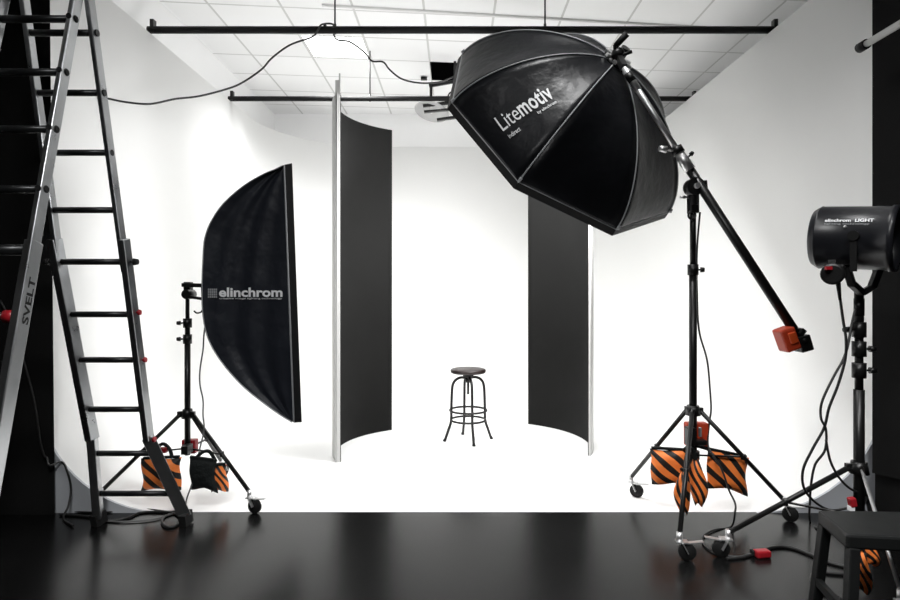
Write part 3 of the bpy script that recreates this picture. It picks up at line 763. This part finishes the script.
# near flight
NL, NR = -2.03, -1.70
MB().bar(near_pt(NR,1.35), near_pt(NR+.0,ztop), .024, .056).build('upper_rail','alu',t,.004)
MB().bar(near_pt(NL,1.35), near_pt(NL+.0,ztop), .024, .056).build('upper_rail','alu',t,.004)
MB().bar(near_pt(NR+.0,.05), near_pt(NR+.0,1.50), .034, .068).build('lower_rail','alu',t,.004)
MB().bar(near_pt(NL-.012,.05), near_pt(NL-.012,1.50), .034, .068).build('lower_rail','alu',t,.004)
for x in (NR, NL-.012): MB().bar(near_pt(x,.07), near_pt(x,.001), .042, .076).build('rubber_foot','rubber',t)
for z in (2.51,2.25,1.985,1.72):
    MB().cyl(near_pt(NL,z), near_pt(NR+.014,z), .0165, n=12).build('rung','rung',t)
for z in (1.465,1.20,.935,.67,.41,.16):
    MB().cyl(near_pt(NL,z), near_pt(NR-.01,z), .0165 if z<1.4 else .022, n=12).build('rung','rung',t)
for z in (1.20,.935,.67):
    o = MB().cyl(near_pt(NR-.06,z), near_pt(NR-.012,z), .026, .026).build('lock_knob','red',t); o['label'] = 'red locking collar'
for x, f_ in ((NR,near_pt),(NL,near_pt)):
    pass
for x in ((XR+NR)/2-.01, (XL+NL)/2+.01):
    a_, b_ = far_pt(x, ztop-.03), near_pt(x, ztop-.03)
    MB().cyl((a_+b_)/2-V((.03,0,0)), (a_+b_)/2+V((.03,0,0)), .055, n=20).bar(a_-V((0,0,.25))+V((0,-.055,0)), (a_+b_)/2, .028,.05).bar(b_-V((0,0,.25))+V((0,.06,0)), (a_+b_)/2, .028,.05).build('hinge','rubber',t)
# dark bolts on the near rail's face and maker's lettering
for z in (2.51,2.25,1.985,1.72):
    c = near_pt(NR+.0115, z); MB().cyl(c, c+V((.006,0,0)), .013, n=12).cyl(c-V((.01,.03,0)), c-V((.01,.035,0)), .012, n=12).build('bolt','rubber',t)
vs, fs = text_mesh('SVELT', bold=.03); x0,x1,y0,y1 = fit(vs); out = []
dirr = (near_pt(0,1.38)-near_pt(0,1.18)).normalized()
for q in vs:
    p = near_pt(NR+.018, 1.17) + dirr*((q.x-x0)/(x1-x0)*.19)
    wv = V((0,-1,0)) - dirr*V((0,-1,0)).dot(dirr); wv.normalize()
    out.append(p + wv*(-.022) + wv*((q.y-y0)/(y1-y0)*.036))
MB().add(out, fs).build('lettering','rubber',t)

# faint mark and cable on the left black wall
t = tag(MB().tube(spline([W(0,300,3.44), W(14,330,3.44), W(33,395,3.44), W(40,440,3.44), W(44,455,3.45), W(47,458,3.45), V((-2.325,3.44,.30)), W(62,462,3.51), W(68,474,3.505), W(71,490,3.50), V((-2.23,3.46,.06)), V((-2.22,3.40,.009)), V((-2.1,3.3,.009))], 6), .006, 6).build('wall_cable', 'cable'), 'thin black cable running down the left black wall to the floor', 'cable')

# ---------------------------------------------------------------- cables
def cable(label, pts, r=.0055, m_='cable', grp='cables', n=8):
    return tag(MB().tube(spline(pts, n), r, 7).build('cable', m_), label, 'cable', grp)
yp = 4.88
cable('black cable slung from the left wall over the front ceiling pipe',
      [V((-2.455,4.12,2.62)), W(107,98.5,4.15), W(125,102,4.2), W(150,104,4.3), W(175,99,4.45), W(200,96,4.55), W(230,88,4.7), W(245,81,4.8), W(262,69,4.8), W(272,58,4.82), W(290,45,4.84), W(312,37,4.84), W(318,30,4.84),
       W(322,24.5,4.86), W(333,24.5,4.9), W(334,35,4.95), W(338,40,5.0), W(350,42,5.0), W(364,52,5.0), W(372,61,5.0), W(383,62,5.0), W(390,70,5.0), W(402,79,5.0), W(420,83,5.0), W(440,82,5.0), W(453,77,5.0), W(470,70,4.9)], .0075)
f0 = .007
def fl(px, py, z=.007): p = G(px,py); p.z = z; return p
cable('black cable drooping from the left softbox head down its stand to the floor',
      [W(206,318,3.6), W(204,335,3.6), W(203,350,3.6), W(200,370,3.6), W(200,385,3.62), W(203,400,3.62), W(203,415,3.6), W(204,430,3.6), W(199,452,3.56), W(193,480,3.53), W(187,498,3.5), fl(184,510), fl(170,516), fl(150,521), fl(120,523), fl(100,521)], .0045, 'greycable')
cable('short curled cable end under the left softbox head', [W(203,309,3.56), W(201,312,3.55), W(197,313,3.55), W(194,311,3.55)], .005)
cable('black cables coiled on the floor at the feet of the ladder, reaching the wall',
      [fl(60,516), fl(80,517), fl(95,519), fl(110,522), fl(128,519), fl(140,514), fl(155,513), fl(172,514), fl(180,519), fl(176,527), fl(166,528), fl(162,522), fl(168,516), fl(184,513)], .007)
cable('thin black cable lying along the white floor edge behind the ladder',
      [fl(62,512,.006), fl(100,513.5,.006), fl(130,511,.006), fl(150,510.5,.006), fl(168,512.5,.006), fl(180,511.5,.006)], .005)
cable('black cable hanging down the boom stand column and looping over the dark floor',
      [W(700,212,3.39), W(697,250,3.41), W(697,290,3.41), W(699,330,3.41), W(707,360,3.42), W(710,390,3.43), W(711,410,3.42), W(709,425,3.42), W(708,445,3.4), W(713,455,3.36), W(722,470,3.33), W(729,490,3.3), W(735,503,3.26), W(735,512,3.2), fl(731,528), fl(715,531), fl(703,538), fl(706,548), fl(722,556), fl(745,559)], .0055)
cable('cable pair hanging from the cylinder lamp in a long slack loop',
      [W(840,298,2.6), W(843,320,2.62), W(846,340,2.62), W(845,360,2.64), W(838,385,2.66), W(829,408,2.68), W(824,428,2.7), W(812,450,2.72), W(803,470,2.75), W(804,488,2.8), W(815,502,2.85), W(830,510,2.9), W(848,508,2.9), W(858,505,2.86)], .006)
cable('second cable hanging beside the cylinder lamp stand, dropping to the floor',
      [W(855,310,2.74), W(851,328,2.7), W(848,345,2.68), W(843,360,2.66), W(833,378,2.66), W(822,402,2.66), W(821,418,2.68), W(826,430,2.7), W(825,450,2.72), W(815,465,2.75), W(811,485,2.85), W(810,500,2.95), fl(810,522), fl(818,530), fl(835,532)], .0055)
cable('third short cable swinging from the tangle back to the right stand column',
      [W(826,440,2.7), W(830,460,2.72), W(838,476,2.74), W(848,487,2.76), W(857,492,2.78)], .0055)
cable('black cable curving over the dark floor from the boom stand to the step stool',
      [fl(727,560), fl(740,559), fl(755,555), fl(772,549), fl(790,549), fl(810,556), fl(826,563), fl(845,568), fl(862,572)], .008)
cable('loops of black cable lying on the floor under the step stool',
      [fl(862,577), fl(835,575), fl(815,574), fl(812,583), fl(822,594), fl(840,600), fl(830,606), fl(800,603), fl(790,610), fl(800,622), fl(830,628)], .007)
t = thing('cable_plug', 'small red plug on the cable lying on the dark floor', 'plug', fl(763,557))
MB().box(fl(762,557,.018), (.075,.045,.034), (1,.15,0), (-.15,1,0)).build('plug_body', 'red', t, .008)
MB().box(fl(754,556,.018), (.03,.03,.026), (1,.15,0), (-.15,1,0)).build('collar', 'rubber', t, .004)
t = thing('cable_plug', 'pink-red plug hanging low beside the right stand column', 'plug', W(852,501,2.72))
MB().box(W(852,502,2.70), (.03,.03,.042), (1,0,.2), (0,1,0)).build('plug_body', 'red', t, .006)
MB().box(W(851,508,2.70), (.022,.022,.02)).build('plug_tip', 'print', t)

# ---------------------------------------------------------------- light of the softboxes
def area(name, loc, direction, sx_, sy_, e, parent=None):
    L = bpy.data.lights.new(name, 'AREA'); L.shape = 'RECTANGLE'; L.size = sx_; L.size_y = sy_; L.energy = e
    o = bpy.data.objects.new(name, L); C.objects.link(o); o.location = loc
    o.rotation_euler = V(direction).to_track_quat('-Z', 'Y').to_euler(); return o
area('softbox_light', cen-ax*.09, -ax, 1.1, 1.1, 260)
area('strip_light', fc+V((0,0,H))-bdir*.07, -bdir, .3, 1.3, 10)

w = bpy.data.worlds.new('world'); bpy.context.scene.world = w; w.use_nodes = True
w.node_tree.nodes['Background'].inputs[0].default_value = (.05,.05,.05,1); w.node_tree.nodes['Background'].inputs[1].default_value = .3

# ---------------------------------------------------------------- camera
cam = bpy.data.cameras.new('camera'); co = bpy.data.objects.new('camera', cam); C.objects.link(co)
co.location = (0,0,H); co.rotation_euler = (math.pi/2,0,0); cam.lens = 24; cam.sensor_width = 36
cam.shift_x = (450-PX)/900; cam.shift_y = (PY-300)/900; cam.clip_start = .05
sc_ = bpy.context.scene; sc_.camera = co
sc_.view_settings.view_transform = 'Standard'; sc_.view_settings.look = 'None'; sc_.view_settings.gamma = 1
sc_.view_settings.exposure = -1.44
sc_.cycles.use_denoising = True; sc_.cycles.max_bounces = 10; sc_.cycles.diffuse_bounces = 6
for o in sc_.objects:
    if '_w' in o: del o['_w']
